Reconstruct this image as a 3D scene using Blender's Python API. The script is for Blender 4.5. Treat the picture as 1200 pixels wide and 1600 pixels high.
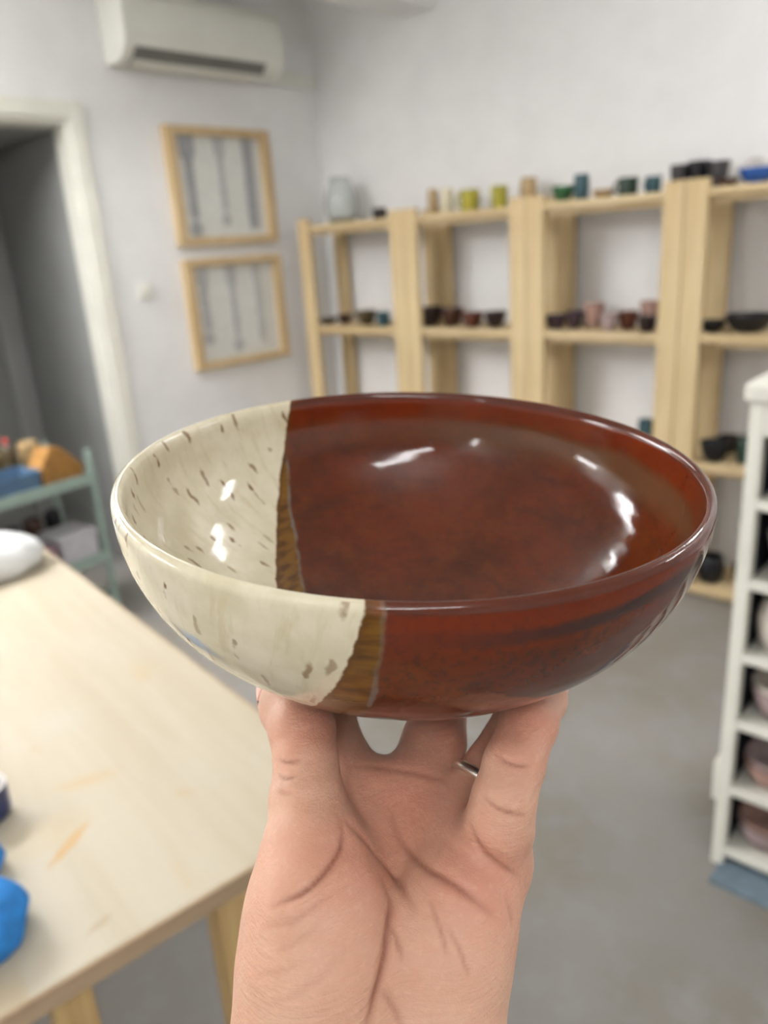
import bpy, bmesh, math, random
import numpy as np
from mathutils import Vector, Matrix

for o in list(bpy.data.objects):
    bpy.data.objects.remove(o)
SC = bpy.context.scene
COL = SC.collection
R = math.radians

# ------------------------------------------------------------------ camera
F = 1226.0                                   # focal length in pixels of a 1200 wide frame
TH, RO = R(18.79), R(3.85)                   # pitch down, roll
CAM = np.array([0, 0, 1.55])
_f = np.array([0, math.cos(TH), -math.sin(TH)])
_r0 = np.array([1.0, 0, 0]); _u0 = np.array([0, math.sin(TH), math.cos(TH)])
_r = math.cos(RO)*_r0 - math.sin(RO)*_u0
_u = math.sin(RO)*_r0 + math.cos(RO)*_u0
cd = bpy.data.cameras.new('camera'); cam = bpy.data.objects.new('camera', cd); COL.objects.link(cam)
cd.sensor_fit = 'HORIZONTAL'; cd.sensor_width = 36; cd.lens = 36*F/1200
cd.clip_start = .01; cd.clip_end = 60
M = Matrix.Identity(4)
for i in range(3):
    M[i][0] = _r[i]; M[i][1] = _u[i]; M[i][2] = -_f[i]; M[i][3] = CAM[i]
cam.matrix_world = M
cd.dof.use_dof = True; cd.dof.focus_distance = .24; cd.dof.aperture_fstop = 12.3
SC.camera = cam
# ------------------------------------------------------------------ world, exposure
w = bpy.data.worlds.new('world'); SC.world = w; w.use_nodes = True
w.node_tree.nodes['Background'].inputs[0].default_value = (.8, .85, .9, 1)
w.node_tree.nodes['Background'].inputs[1].default_value = .3
SC.view_settings.view_transform = 'Standard'; SC.view_settings.look = 'None'
SC.view_settings.gamma = 1; SC.view_settings.use_curve_mapping = False
SC.view_settings.exposure = 0.02
LAMP_STRENGTH = 30.0

def ray(x, y): return (x-600)/F*_r - (y-800)/F*_u + _f
def V(x, y, D): return CAM + D*ray(x, y)
def onplane(x, y, p0, n):
    d = ray(x, y); return CAM + ((p0-CAM) @ n)/(d @ n)*d
def onz(x, y, z):
    d = ray(x, y); return CAM + (z-CAM[2])/d[2]*d

# room frame: K is the room corner; e1 runs along the shelf wall, e2 along the door wall
A1, A2 = R(132.5), R(224.5)
e1 = np.array([math.sin(A1), math.cos(A1), 0]); e2 = np.array([math.sin(A2), math.cos(A2), 0])
nS = np.array([e1[1], -e1[0], 0]); nL = np.array([-e2[1], e2[0], 0])
if nL[0] < 0: nL = -nL
if nS[1] > 0: nS = -nS
K = np.array([1.38, 3.07, 0]) - nS*.34 - e1*2.50
RS = -42.5; RL = 45.5                        # z rotations of the two wall frames

# ------------------------------------------------------------------ helpers
def link(o, parent=None):
    COL.objects.link(o)
    if parent is not None: o.parent = parent
    return o
def tag(o, label, cat, group=None, kind=None):
    if label: o['label'] = label
    if cat: o['category'] = cat
    if group: o['group'] = group
    if kind: o['kind'] = kind
    return o
def empty(name, loc, rz=0, label=None, cat=None, group=None):
    o = bpy.data.objects.new(name, None); COL.objects.link(o)
    o.empty_display_size = .05
    o.location = tuple(loc); o.rotation_euler = (0, 0, R(rz))
    if label: tag(o, label, cat, group)
    return o
def mesh(name, verts, faces, mat, parent=None, smooth=False):
    m = bpy.data.meshes.new(name); m.from_pydata([tuple(v) for v in verts], [], [tuple(f) for f in faces]); m.update()
    if smooth: m.polygons.foreach_set('use_smooth', [True]*len(m.polygons))
    o = bpy.data.objects.new(name, m)
    if mat: m.materials.append(mat)
    return link(o, parent)
def frombm(name, bm, mat, parent=None, smooth=False):
    bmesh.ops.recalc_face_normals(bm, faces=bm.faces)
    m = bpy.data.meshes.new(name); bm.to_mesh(m); bm.free()
    if smooth: m.polygons.foreach_set('use_smooth', [True]*len(m.polygons))
    if mat: m.materials.append(mat)
    return link(bpy.data.objects.new(name, m), parent)
def bm_box(bm, x0, x1, y0, y1, z0, z1, bev=0, seg=2):
    r = bmesh.ops.create_cube(bm, size=1)
    for v in r['verts']:
        v.co = Vector(((x0+x1)/2+v.co.x*(x1-x0), (y0+y1)/2+v.co.y*(y1-y0), (z0+z1)/2+v.co.z*(z1-z0)))
    if bev:
        es = list({e for v in r['verts'] for e in v.link_edges})
        bmesh.ops.bevel(bm, geom=es, offset=bev, segments=seg, affect='EDGES', profile=.5)
def box(name, x0, x1, y0, y1, z0, z1, mat, parent=None, bev=.002, seg=2):
    bm = bmesh.new(); bm_box(bm, x0, x1, y0, y1, z0, z1, bev, seg)
    return frombm(name, bm, mat, parent)
def lathe_data(prof, n=40, jit=0, seed=0):
    rng = random.Random(seed); verts = []; faces = []; k = len(prof)
    a1, a2, ph = rng.uniform(-1, 1), rng.uniform(-1, 1), rng.uniform(0, 6)
    for i in range(n):
        t = 2*math.pi*i/n; s = 1+jit*(a1*math.sin(2*t+ph)+a2*math.sin(3*t))
        for r, z in prof: verts.append((r*s*math.cos(t), r*s*math.sin(t), z))
    for i in range(n):
        j = (i+1) % n
        for q in range(k-1): faces.append((i*k+q, j*k+q, j*k+q+1, i*k+q+1))
    return verts, faces
def lathe(name, prof, mat, parent=None, n=40, jit=0, seed=0):
    v, f = lathe_data(prof, n, jit, seed); return mesh(name, v, f, mat, parent, True)
def tube(name, pts, rad, mat, parent=None, n=10, closed=False):
    pts = [Vector(p) for p in pts]; N = len(pts); verts = []; faces = []
    up = None
    for i, p in enumerate(pts):
        a = pts[(i-1) % N] if (closed or i > 0) else p
        b = pts[(i+1) % N] if (closed or i < N-1) else p
        d = (b-a).normalized()
        if up is None: up = d.orthogonal().normalized()
        up = (up-d*up.dot(d)).normalized(); s = d.cross(up)
        rr = rad[i] if isinstance(rad, (list, tuple)) else rad
        for j in range(n):
            t = 2*math.pi*j/n; verts.append(p+(up*math.cos(t)+s*math.sin(t))*rr)
    for i in range(N if closed else N-1):
        i2 = (i+1) % N
        for j in range(n):
            j2 = (j+1) % n; faces.append((i*n+j, i*n+j2, i2*n+j2, i2*n+j))
    if not closed:
        faces.append(tuple(reversed(range(n)))); faces.append(tuple((N-1)*n+j for j in range(n)))
    return mesh(name, verts, faces, mat, parent, True)

# ------------------------------------------------------------------ materials
def srgb(r, g, b):
    def c(v):
        v /= 255; return v/12.92 if v <= .04045 else ((v+.055)/1.055)**2.4
    return (c(r), c(g), c(b), 1)
class NT:
    def __init__(s, name):
        s.m = bpy.data.materials.new(name); s.m.use_nodes = True; s.t = s.m.node_tree
        s.b = s.t.nodes['Principled BSDF']
    def n(s, typ, **kw):
        x = s.t.nodes.new(typ)
        for k, v in kw.items():
            if k.startswith('i_'):
                kk = k[2:]; kk = int(kk) if kk.isdigit() else kk.replace('_', ' ')
                if hasattr(v, 'is_output'): s.t.links.new(v, x.inputs[kk])
                else: x.inputs[kk].default_value = v
            else: setattr(x, k, v)
        return x
    def set(s, **kw):
        for k, v in kw.items():
            k = k.replace('_', ' ')
            if hasattr(v, 'is_output'): s.t.links.new(v, s.b.inputs[k])
            else: s.b.inputs[k].default_value = v
    def math(s, op, a, b=None, c=None, clamp=False):
        x = s.t.nodes.new('ShaderNodeMath'); x.operation = op; x.use_clamp = clamp
        for i, v in enumerate((a, b, c)):
            if v is None: continue
            if hasattr(v, 'is_output'): s.t.links.new(v, x.inputs[i])
            else: x.inputs[i].default_value = v
        return x.outputs[0]
    def mix(s, fac, a, b):
        x = s.t.nodes.new('ShaderNodeMix'); x.data_type = 'RGBA'
        for i, v in ((0, fac), (6, a), (7, b)):
            if hasattr(v, 'is_output'): s.t.links.new(v, x.inputs[i])
            else: x.inputs[i].default_value = v
        return x.outputs[2]
    def ramp(s, fac, lo, hi, a=0.0, b=1.0):
        x = s.n('ShaderNodeMapRange', i_0=fac, i_1=lo, i_2=hi, i_3=a, i_4=b); x.interpolation_type = 'SMOOTHSTEP'
        return x.outputs[0]
    def co(s, scale=(1, 1, 1), which='Object', rot=(0, 0, 0)):
        c = s.n('ShaderNodeTexCoord'); m = s.n('ShaderNodeMapping', i_0=c.outputs[which])
        m.inputs['Scale'].default_value = scale; m.inputs['Rotation'].default_value = rot
        return m.outputs[0]
    def noise(s, vec, scale, detail=3, rough=.5, dist=0):
        return s.n('ShaderNodeTexNoise', i_Vector=vec, i_Scale=scale, i_Detail=detail, i_Roughness=rough, i_Distortion=dist).outputs['Fac']
    def bump(s, h, strength, dist=.002):
        return s.n('ShaderNodeBump', i_Height=h, i_Strength=strength, i_Distance=dist).outputs['Normal']
def plain(name, c, rough=.6, var=.12, scale=30, bump=.05, metal=0, spec=.4, c2=None):
    t = NT(name); v = t.co(); nz = t.noise(v, scale, 4)
    d = c2 or tuple(x*(1-var*2) for x in c[:3])+(1,)
    t.set(Base_Color=t.mix(t.ramp(nz, .35, .7), c, d), Roughness=rough, Metallic=metal)
    t.b.inputs['Specular IOR Level'].default_value = spec
    if bump: t.set(Normal=t.bump(nz, bump))
    return t.m
def wood(name, c1, c2, axis=2, rough=.6, knots=True, sc=1.0):
    t = NT(name); s = [26*sc]*3; s[axis] = 1.4*sc
    v = t.co(tuple(s)); nz = t.noise(v, 1.0, 5, .6, .6)
    fine = t.noise(t.co(tuple(140*sc if i != axis else 6*sc for i in range(3))), 1, 3)
    col = t.mix(t.ramp(nz, .3, .72), c1, c2)
    col = t.mix(t.math('MULTIPLY', t.ramp(fine, .5, .8), .25), col, tuple(x*.75 for x in c2[:3])+(1,))
    if knots:
        ks = [9*sc]*3; ks[axis] = 4.6*sc
        vo = t.n('ShaderNodeTexVoronoi', i_Vector=t.co(tuple(ks)), i_Scale=1.0)
        k = t.ramp(vo.outputs['Distance'], .16, .07)
        col = t.mix(t.math('MULTIPLY', k, .6), col, (c2[0]*.45, c2[1]*.33, c2[2]*.25, 1))
    t.set(Base_Color=col, Roughness=rough, Normal=t.bump(fine, .08)); t.b.inputs['Specular IOR Level'].default_value = .3
    return t.m
PINE = wood('pine', srgb(214, 193, 152), srgb(196, 169, 124), 2)
PINE_X = wood('pine_board', srgb(212, 192, 154), srgb(192, 166, 122), 0)
FRAMEW = wood('frame_wood', srgb(206, 184, 146), srgb(190, 162, 118), 2, knots=False)
LEGW = wood('leg_wood', srgb(196, 168, 118), srgb(172, 140, 92), 2)
WALL = plain('white_plaster', srgb(238, 237, 236), .85, .02, 6, .03, spec=.2)
CEIL = plain('ceiling_paint', srgb(242, 242, 240), .9, .02, 5, .02, spec=.1)
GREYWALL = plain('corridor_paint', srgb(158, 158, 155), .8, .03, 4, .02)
CASING = plain('casing_paint', srgb(232, 230, 218), .5, .03, 8, .02)
WHITEPL = plain('white_plastic', srgb(232, 231, 222), .4, .02, 8, 0)
DARKPL = plain('dark_plastic', srgb(60, 60, 58), .6, .1, 20, 0)
METAL = plain('brushed_metal', srgb(170, 168, 165), .3, .05, 40, 0, metal=1)
# floor: grey worn vinyl-concrete
t = NT('grey_floor'); v = t.co()
n1 = t.noise(v, 1.6, 4); n2 = t.noise(v, 9, 5, .6); n3 = t.noise(v, 220, 2)
c = t.mix(t.ramp(n1, .35, .65), srgb(138, 134, 130), srgb(126, 120, 111))
c = t.mix(t.math('MULTIPLY', t.ramp(n2, .45, .7), .5), c, srgb(146, 144, 144))
c = t.mix(t.math('MULTIPLY', t.ramp(n3, .55, .75), .35), c, srgb(100, 98, 96))
t.set(Base_Color=c, Roughness=t.ramp(n2, .3, .7, .42, .6), Normal=t.bump(n3, .06)); FLOOR = t.m
# plywood top with ochre stains
t = NT('plywood_top'); v = t.co()
g = t.noise(t.co((18, 1.6, 18)), 1, 5, .6, .4); n2 = t.noise(v, 5, 4, .6); n3 = t.noise(t.co((9, 3.2, 5), rot=(0, 0, .5)), 1.2, 3)
c = t.mix(t.ramp(g, .3, .7), srgb(178, 168, 148), srgb(171, 159, 136))
c = t.mix(t.math('MULTIPLY', t.ramp(n2, .5, .75), .5), c, srgb(179, 172, 157))
c = t.mix(t.math('MULTIPLY', t.ramp(n3, .64, .76), .35), c, srgb(172, 144, 96))
TA = onz(582, 1243, .75); TR = 38.7
cr, sr = math.cos(R(TR)), math.sin(R(TR))
def tloc(p): d = np.asarray(p)[:2]-TA[:2]; return d[0]*cr+d[1]*sr, -d[0]*sr+d[1]*cr
sn = t.noise(v, 60, 4, .6)
for (xa, ya, xb, yb, hw_, st, cc) in [(82, 1350, 134, 1288, .011, .8, srgb(176, 138, 78)), (95, 1232, 172, 1208, .022, .45, srgb(178, 150, 104)), (140, 1458, 172, 1430, .008, .5, srgb(158, 138, 104)),
                                      (20, 1330, 100, 1290, .05, .3, srgb(178, 156, 112)), (280, 1240, 300, 1236, .012, .35, srgb(176, 150, 110))]:
    a_, b_ = tloc(onz(xa, ya, .75)), tloc(onz(xb, yb, .75)); an = math.atan2(b_[1]-a_[1], b_[0]-a_[0]); hl = math.hypot(b_[0]-a_[0], b_[1]-a_[1])/2+hw_
    mp = t.n('ShaderNodeMapping', vector_type='TEXTURE', i_0=t.n('ShaderNodeTexCoord').outputs['Object'])
    mp.inputs['Location'].default_value = ((a_[0]+b_[0])/2, (a_[1]+b_[1])/2, .75); mp.inputs['Rotation'].default_value = (0, 0, an); mp.inputs['Scale'].default_value = (hl, hw_, 1)
    ln = t.n('ShaderNodeVectorMath', operation='LENGTH', i_0=mp.outputs[0]).outputs['Value']
    ln = t.math('ADD', ln, t.math('MULTIPLY', t.math('SUBTRACT', sn, .5), 1.2))
    c = t.mix(t.math('MULTIPLY', t.ramp(ln, 1.15, .45), st), c, cc)
t.set(Base_Color=c, Roughness=.55, Normal=t.bump(g, .04)); PLY = t.m

# ------------------------------------------------------------------ the room
CZ = 2.95
def wframe(kind):     # roots for pieces in the wall frames
    return (tuple(K), R(RS)) if kind == 'S' else (tuple(K), R(RL))
def struct(o, fr=None):
    o['kind'] = 'structure'
    if fr: o.location, rz = wframe(fr); o.rotation_euler = (0, 0, rz)
    return o
struct(box('floor', -3.5, 8, -8, 3, -.1, 0, FLOOR, bev=0), 'S')
struct(box('ceiling', -1.2, 8, -8, .6, CZ, CZ+.1, CEIL, bev=0), 'S')
struct(box('wall_back', -.4, 7.4, 0, .15, 0, CZ, WALL, bev=0), 'S')           # behind the shelves
struct(box('wall_right', 7.2, 7.35, -8, 0, 0, CZ, WALL, bev=0), 'S')
struct(box('wall_front', -1, 7.4, -7.65, -7.5, 0, CZ, WALL, bev=0), 'S')      # behind the camera
# door wall with its opening (frame L: x = -t)
T0, T1, DZ = 1.52, 2.42, 2.17
bm = bmesh.new()
bm_box(bm, -T0, .3, 0, .12, 0, CZ); bm_box(bm, -T1, -T0, 0, .12, DZ, CZ); bm_box(bm, -8, -T1, 0, .12, 0, CZ)
struct(frombm('wall_left', bm, WALL), 'L')
# passage beyond the doorway
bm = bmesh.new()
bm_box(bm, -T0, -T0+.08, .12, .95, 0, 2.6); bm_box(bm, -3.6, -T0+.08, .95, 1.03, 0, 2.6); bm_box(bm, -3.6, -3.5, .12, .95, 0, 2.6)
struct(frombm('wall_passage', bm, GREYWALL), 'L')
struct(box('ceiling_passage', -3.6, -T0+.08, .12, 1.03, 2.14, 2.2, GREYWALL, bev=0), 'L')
# door casing
tr = struct(box('trim_1', -T0, -T0+.075, -.02, 0, 0, DZ+.075, CASING, bev=.006), 'L')
tr = struct(box('trim_2', -T1-.075, -T1, -.02, 0, 0, DZ+.075, CASING, bev=.006), 'L')
tr = struct(box('trim_3', -T1, -T0, -.02, 0, DZ, DZ+.075, CASING, bev=.006), 'L')
bm = bmesh.new(); bm_box(bm, -T0-.02, -T0, 0, .12, 0, DZ, .002); bm_box(bm, -T1, -T1+.02, 0, .12, 0, DZ, .002); bm_box(bm, -T1+.02, -T0-.02, 0, .12, DZ-.02, DZ, .002)
struct(frombm('trim_4', bm, CASING), 'L')
# inner door at the end of the passage
dr = empty('door_1', K, RL); dr['kind'] = 'structure'
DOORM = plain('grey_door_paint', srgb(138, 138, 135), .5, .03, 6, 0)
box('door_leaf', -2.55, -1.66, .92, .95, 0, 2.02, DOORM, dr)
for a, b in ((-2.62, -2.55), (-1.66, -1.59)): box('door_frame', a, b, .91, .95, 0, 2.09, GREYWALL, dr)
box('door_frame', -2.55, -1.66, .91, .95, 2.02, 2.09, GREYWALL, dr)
for z0, z1 in ((.18, .92), (1.12, 1.86)): box('door_panel', -2.42, -1.79, .912, .92, z0, z1, DOORM, dr, .004)
h = box('handle_plate', -1.80, -1.755, .905, .92, .93, 1.16, DARKPL, dr)
tube('lever', [(-1.778, .905, 1.06), (-1.778, .87, 1.06), (-1.80, .865, 1.06), (-1.90, .865, 1.06)], .010, DARKPL, h)
# ceiling beam
struct(box('beam', .654, .88, -7.5, 0, 2.625, CZ, CEIL, bev=.004), 'S')

# ------------------------------------------------------------------ lamps (out of frame; most seen as reflections in the glaze, the last ones added to brighten walls)
t = NT('lamp_diffuser'); t.set(Base_Color=(.9, .9, .9, 1)); t.b.inputs['Emission Color'].default_value = (.985, .99, 1.0, 1)
t.b.inputs['Emission Strength'].default_value = LAMP_STRENGTH; DIFF = t.m
def lamp(x, y, z, rz, length, rad, label, n=1):
    e = empty('tube_lamp', (x, y, z), rz, label, 'lamp', 'hanging tube lamps')
    w_ = rad*2.3*n
    box('spine', -length/2-.03, length/2+.03, -.025, .025, rad+.004, rad+.045, WHITEPL, e, .006)
    for k in range(n):
        y_ = (k-(n-1)/2)*rad*2.3
        tb = tube('glowing_tube', [(-length/2, y_, 0), (-length/4, y_, 0), (0, y_, 0), (length/4, y_, 0), (length/2, y_, 0)], rad, DIFF, e, 20)
    for s in (-1, 1):
        box('end_cap', s*(length/2+.015)-.014, s*(length/2+.015)+.014, -w_/2-.004, w_/2+.004, -rad-.005, rad+.02, WHITEPL, e, .004)
        tube('suspension_rod', [(s*length*.35, 0, rad+.04), (s*length*.35, 0, CZ-z)], .005, METAL, e)
lamp(.05, -1.20, 2.55, 48, 1.2, .065, 'white tube lamp hanging right behind the viewer, above the hand')
lamp(-1.55, -1.95, 2.55, 48, 1.0, .06, 'white tube lamp hanging farther back to the left of the viewer')
lamp(-2.35, 2.25, 2.55, 45.5, 1.2, .085, 'wide triple tube lamp hanging beside the doorway wall', 3)
lamp(-4.0, .60, 2.45, 45.5, 1.2, .11, 'white tube lamp hanging near the far end of the doorway wall')
lamp(2.95, .93, 2.60, -42.5, .8, .08, 'white tube lamp hanging to the right, before the shelf wall')
lamp(1.78, 1.86, 2.72, -42.5, .7, .062, 'unseen tube lamp added to brighten the wall behind the pine shelving')  # added fill lamp, brightens the shelf wall
lamp(-.95, 2.62, 2.76, 45.5, 1.2, .035, 'unseen tube lamp added to brighten the wall with the picture frames')  # added fill lamp, brightens the door wall

# ------------------------------------------------------------------ the bowl
BC = np.array([.0108, .2772, 1.4727])
bx = np.array([.9979, -.0219, -.0603]); by = np.array([.0262, .997, .0727]); bz = np.array([.0585, -.0741, .9955])
BR, BH, BP, BQ = .105, .078, 2.12, 2.01
t = NT('two_tone_glaze'); cn = t.n('ShaderNodeTexCoord'); oc = cn.outputs['Object']
sx = t.n('ShaderNodeSeparateXYZ', i_0=oc).outputs
def vdot(n): return t.math('ADD', t.math('ADD', t.math('MULTIPLY', sx[0], n[0]), t.math('MULTIPLY', sx[1], n[1])), t.math('MULTIPLY', sx[2], n[2]))
wob = t.math('MULTIPLY', t.math('SUBTRACT', t.noise(oc, 130, 4, .6), .5), .0028)
wob2 = t.math('MULTIPLY', t.math('SUBTRACT', t.noise(oc, 70, 4, .6), .5), .0045)
f1 = t.math('ADD', t.math('ADD', vdot((.9497, .1956, -.2447)), .0339), wob)       # <0 cream dip
f2 = t.math('ADD', t.math('ADD', vdot((.9698, .2398, -.0439)), .0339), wob2)      # >0 rust dip
m_notcream = t.ramp(f1, -.0004, .0004); m_rust = t.ramp(f2, -.0006, .0006)
rr = t.math('SQRT', t.math('ADD', t.math('MULTIPLY', sx[0], sx[0]), t.math('MULTIPLY', sx[1], sx[1])))
theta = t.math('ARCTAN2', t.math('MULTIPLY', sx[1], -1), t.math('MULTIPLY', sx[0], -1))
# meridian coordinates: around (metres at the rim), down the wall, and inside/outside offset
arc = t.math('MULTIPLY', t.math('ARCTAN2', t.math('MULTIPLY', sx[2], -1), rr), .1)
uu0 = t.math('ADD', t.math('MULTIPLY', theta, .1), t.math('MULTIPLY', arc, .25))
side = t.math('ADD', t.math('POWER', t.math('MAXIMUM', t.math('DIVIDE', rr, BR), 0.0001), BQ), t.math('POWER', t.math('MAXIMUM', t.math('DIVIDE', t.math('ABSOLUTE', sx[2]), BH), .0001), BP))
outer = t.ramp(side, .94, .975); uu = t.math('ADD', uu0, t.math('MULTIPLY', outer, .77))
mv = t.n('ShaderNodeCombineXYZ', i_0=uu, i_1=arc, i_2=t.math('MULTIPLY', outer, 3.0)).outputs[0]
def mer(sx_, sy_): return t.n('ShaderNodeVectorMath', operation='MULTIPLY', i_0=mv, i_1=(sx_, sy_, 1)).outputs[0]
# cream
cl = t.noise(oc, 60, 4, .6)
cream = t.mix(t.ramp(cl, .3, .7), srgb(214, 205, 180), srgb(199, 189, 160))
streak = t.noise(mer(190, 42), 1, 3, .6)
cream = t.mix(t.math('MULTIPLY', t.ramp(streak, .52, .72), .5), cream, srgb(186, 170, 132))
dv = t.n('ShaderNodeVectorMath', operation='ADD', i_0=mer(140, 46), i_1=t.n('ShaderNodeVectorMath', operation='SCALE', i_0=t.n('ShaderNodeTexNoise', i_Vector=oc, i_Scale=120., i_Detail=3.).outputs['Color'], i_Scale=.9).outputs[0]).outputs[0]
vo = t.n('ShaderNodeTexVoronoi', voronoi_dimensions='2D', i_Vector=dv, i_Scale=1.0); vo.inputs['Randomness'].default_value = 1
present = t.math('GREATER_THAN', t.n('ShaderNodeSeparateColor', i_0=vo.outputs['Color']).outputs[0], .5)
spk = t.math('MULTIPLY', t.ramp(vo.outputs['Distance'], .20, .07), present)
sz = t.n('ShaderNodeSeparateColor', i_0=vo.outputs['Color']).outputs[1]
spk = t.math('MULTIPLY', spk, t.ramp(sz, .0, 1.0, .4, 1.0))
cream = t.mix(spk, cream, srgb(112, 74, 34))
# amber overlap
amb = t.mix(t.ramp(t.noise(mer(60, 260), 1, 3), .35, .7), srgb(112, 76, 24), srgb(78, 48, 16))
# rust
na = t.noise(oc, 26, 5, .6); nb = t.noise(oc, 380, 3, .7); nc = t.noise(mer(8, 160), 1, 3)
rust = t.mix(t.ramp(na, .35, .68), srgb(98, 40, 16), srgb(76, 32, 11))
rust = t.mix(t.math('MULTIPLY', t.ramp(nc, .5, .75), .45), rust, srgb(84, 38, 18))
rust = t.mix(t.math('MULTIPLY', t.ramp(t.noise(oc, 75, 5, .65), .42, .68), .6), rust, srgb(98, 46, 17))
rust = t.mix(t.math('MULTIPLY', t.ramp(t.noise(mer(18, 70), 1, 5, .65), .5, .72), .55), rust, srgb(60, 30, 20))
speck = t.math('MULTIPLY', t.ramp(nb, .50, .62), t.ramp(na, .3, .6, .35, .75))
rust = t.mix(t.math('MULTIPLY', speck, t.ramp(outer, 0, 1, .35, .9)), rust, srgb(58, 36, 26))
zz = sx[2]
zn = t.math('ADD', zz, t.math('MULTIPLY', t.math('SUBTRACT', t.noise(mer(25, 60), 1, 4), .5), .010))
red = t.math('MULTIPLY', t.ramp(zn, -.018, -.004), .4)
rust = t.mix(red, rust, srgb(122, 42, 22))
band = t.math('MULTIPLY', t.math('MULTIPLY', t.ramp(zn, -.0125, -.0095), t.ramp(zn, -.0050, -.0075)), t.math('MULTIPLY', outer, t.ramp(sx[0], -.01, .05, .15, .92)))
rust = t.mix(band, rust, srgb(52, 36, 32))
inb = t.math('MULTIPLY', t.math('MULTIPLY', t.ramp(zn, -.026, -.018), t.ramp(zn, -.008, -.014)), t.math('SUBTRACT', 1.0, outer))
rust = t.mix(t.math('MULTIPLY', inb, t.ramp(sx[0], -.02, .05, .15, .65)), rust, srgb(96, 70, 48))
lip = t.ramp(zz, -.0022, -.0006)
rust = t.mix(t.math('MULTIPLY', lip, .7), rust, srgb(72, 38, 26))
amb = t.mix(t.math('MULTIPLY', lip, .7), amb, srgb(110, 66, 44))
col = t.mix(m_rust, amb, rust)
edge = t.math('MULTIPLY', t.ramp(t.math('ABSOLUTE', t.math('ADD', f2, .0004)), .0012, .0003), t.ramp(f1, .001, .004))
col = t.mix(t.math('MULTIPLY', edge, t.ramp(t.noise(oc, 90, 3), .35, .7, .15, .7)), col, srgb(112, 112, 104))
dk = t.math('MULTIPLY', t.math('MULTIPLY', m_notcream, t.ramp(f1, .0022, .0006)), .6)
col = t.mix(dk, col, srgb(88, 56, 18))
col = t.mix(m_notcream, cream, col)
rings = t.math('SINE', t.math('MULTIPLY', arc, 900.0))
hb = t.math('ADD', t.math('MULTIPLY', rings, .022), t.math('ADD', t.math('MULTIPLY', t.noise(oc, 32, 2), .55), t.math('MULTIPLY', nb, .06)))
t.set(Base_Color=col, Roughness=t.ramp(na, .3, .7, .055, .10), Normal=t.bump(hb, .22, .003))
t.b.inputs['Specular IOR Level'].default_value = .34
GLAZE = t.m
prof = []
TT = .0046
N = 60
FR = .040                                    # foot ring radius
for i in range(N+1):                         # outer wall, from the foot up
    a = i/N; h = BH*(1-a)**1.0
    hz = BH*math.sin((1-a)*math.pi/2); rad = BR*max(0, 1-(hz/BH)**BP)**(1/BQ)
    if rad < FR+.003: continue
    prof.append((rad, -hz))
foot = [(0, -.0765), (FR-.010, -.0768), (FR-.008, -.0800), (FR-.006, -.0812), (FR-.0015, -.0812), (FR+.0005, -.0800), (FR+.0015, prof[0][1]-.0012)]
prof = foot+prof[:-1]
rim = [(BR-.0001, -.0008), (BR-.0006, .0005), (BR-.0016, .0013), (BR-.0026, .0014), (BR-.0036, .0006), (BR-.0042, -.0008)]
prof += rim
Ri, Hi = BR-TT, BH-.0065
for i in range(N, -1, -1):
    a = i/N; hz = Hi*math.sin((1-a)*math.pi/2); rad = Ri*max(0, 1-(hz/Hi)**BP)**(1/BQ)
    if hz < .0025: continue
    prof.append((rad, -hz))
v_, f_ = lathe_data(prof, 160)
bowl = mesh('ceramic_bowl', v_, f_, GLAZE, None, True)
MB = Matrix.Identity(4)
for i in range(3): MB[i][0], MB[i][1], MB[i][2], MB[i][3] = bx[i], by[i], bz[i], BC[i]
bowl.matrix_world = MB
tag(bowl, 'large glossy ceramic bowl, speckled cream on one side and rust brown on the other', 'bowl')

# ------------------------------------------------------------------ the hand (one continuous skin surface)
def P(px, py, D, r): return (V(px, py, D/1000.), r/1000.)
PALM = [
 [P(500, 1760, 236, 21), P(494, 1600, 236, 24), P(497, 1500, 238, 23.5), P(496, 1420, 242, 21), P(492, 1340, 249, 17)],   # ball of the thumb
 [P(665, 1760, 240, 20), P(676, 1600, 242, 21), P(694, 1490, 246, 20.5), P(718, 1410, 251, 18.5), P(752, 1345, 256, 14)],  # heel on the little finger side
 [P(590, 1700, 252, 19), P(600, 1500, 265, 17), P(605, 1380, 274, 16), P(615, 1290, 281, 14)],
 [P(605, 1380, 275, 16), P(690, 1330, 270, 15), P(745, 1345, 262, 13)],
 [P(565, 1240, 283, 11.5), P(640, 1232, 288, 11.5), P(715, 1272, 281, 11.5), P(757, 1330, 266, 12)],
 [P(520, 1350, 262, 13), P(570, 1250, 280, 11)],
 [P(500, 1400, 250, 17), P(560, 1330, 268, 12)],
]
FING = [
 [P(490, 1330, 251, 15.5), P(480, 1250, 258, 12.3), P(478, 1190, 264, 10.6), P(472, 1140, 271, 11.2), P(454, 1105, 284, 11), P(440, 1068, 301, 9.0)],   # thumb
 [P(563, 1240, 283, 11.5), P(522, 1150, 300, 9.6), P(518, 1085, 314, 9.2), P(520, 1013, 327, 8.2)],      # index
 [P(645, 1236, 288, 12), P(678, 1160, 302, 12.2), P(690, 1090, 320, 10.6), P(712, 994, 338, 8.6)],     # middle
 [P(722, 1272, 281, 11.6), P(768, 1200, 288, 9.9), P(815, 1120, 297, 9.5), P(832, 1028, 312, 8.3)],     # ring
 [P(765, 1345, 257, 13), P(779, 1292, 250, 11), P(787, 1250, 249, 10), P(803, 1195, 254, 9.7), P(826, 1130, 266, 9.6), P(845, 1092, 281, 9), P(853, 1056, 298, 8.0)],  # little
]
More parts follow.
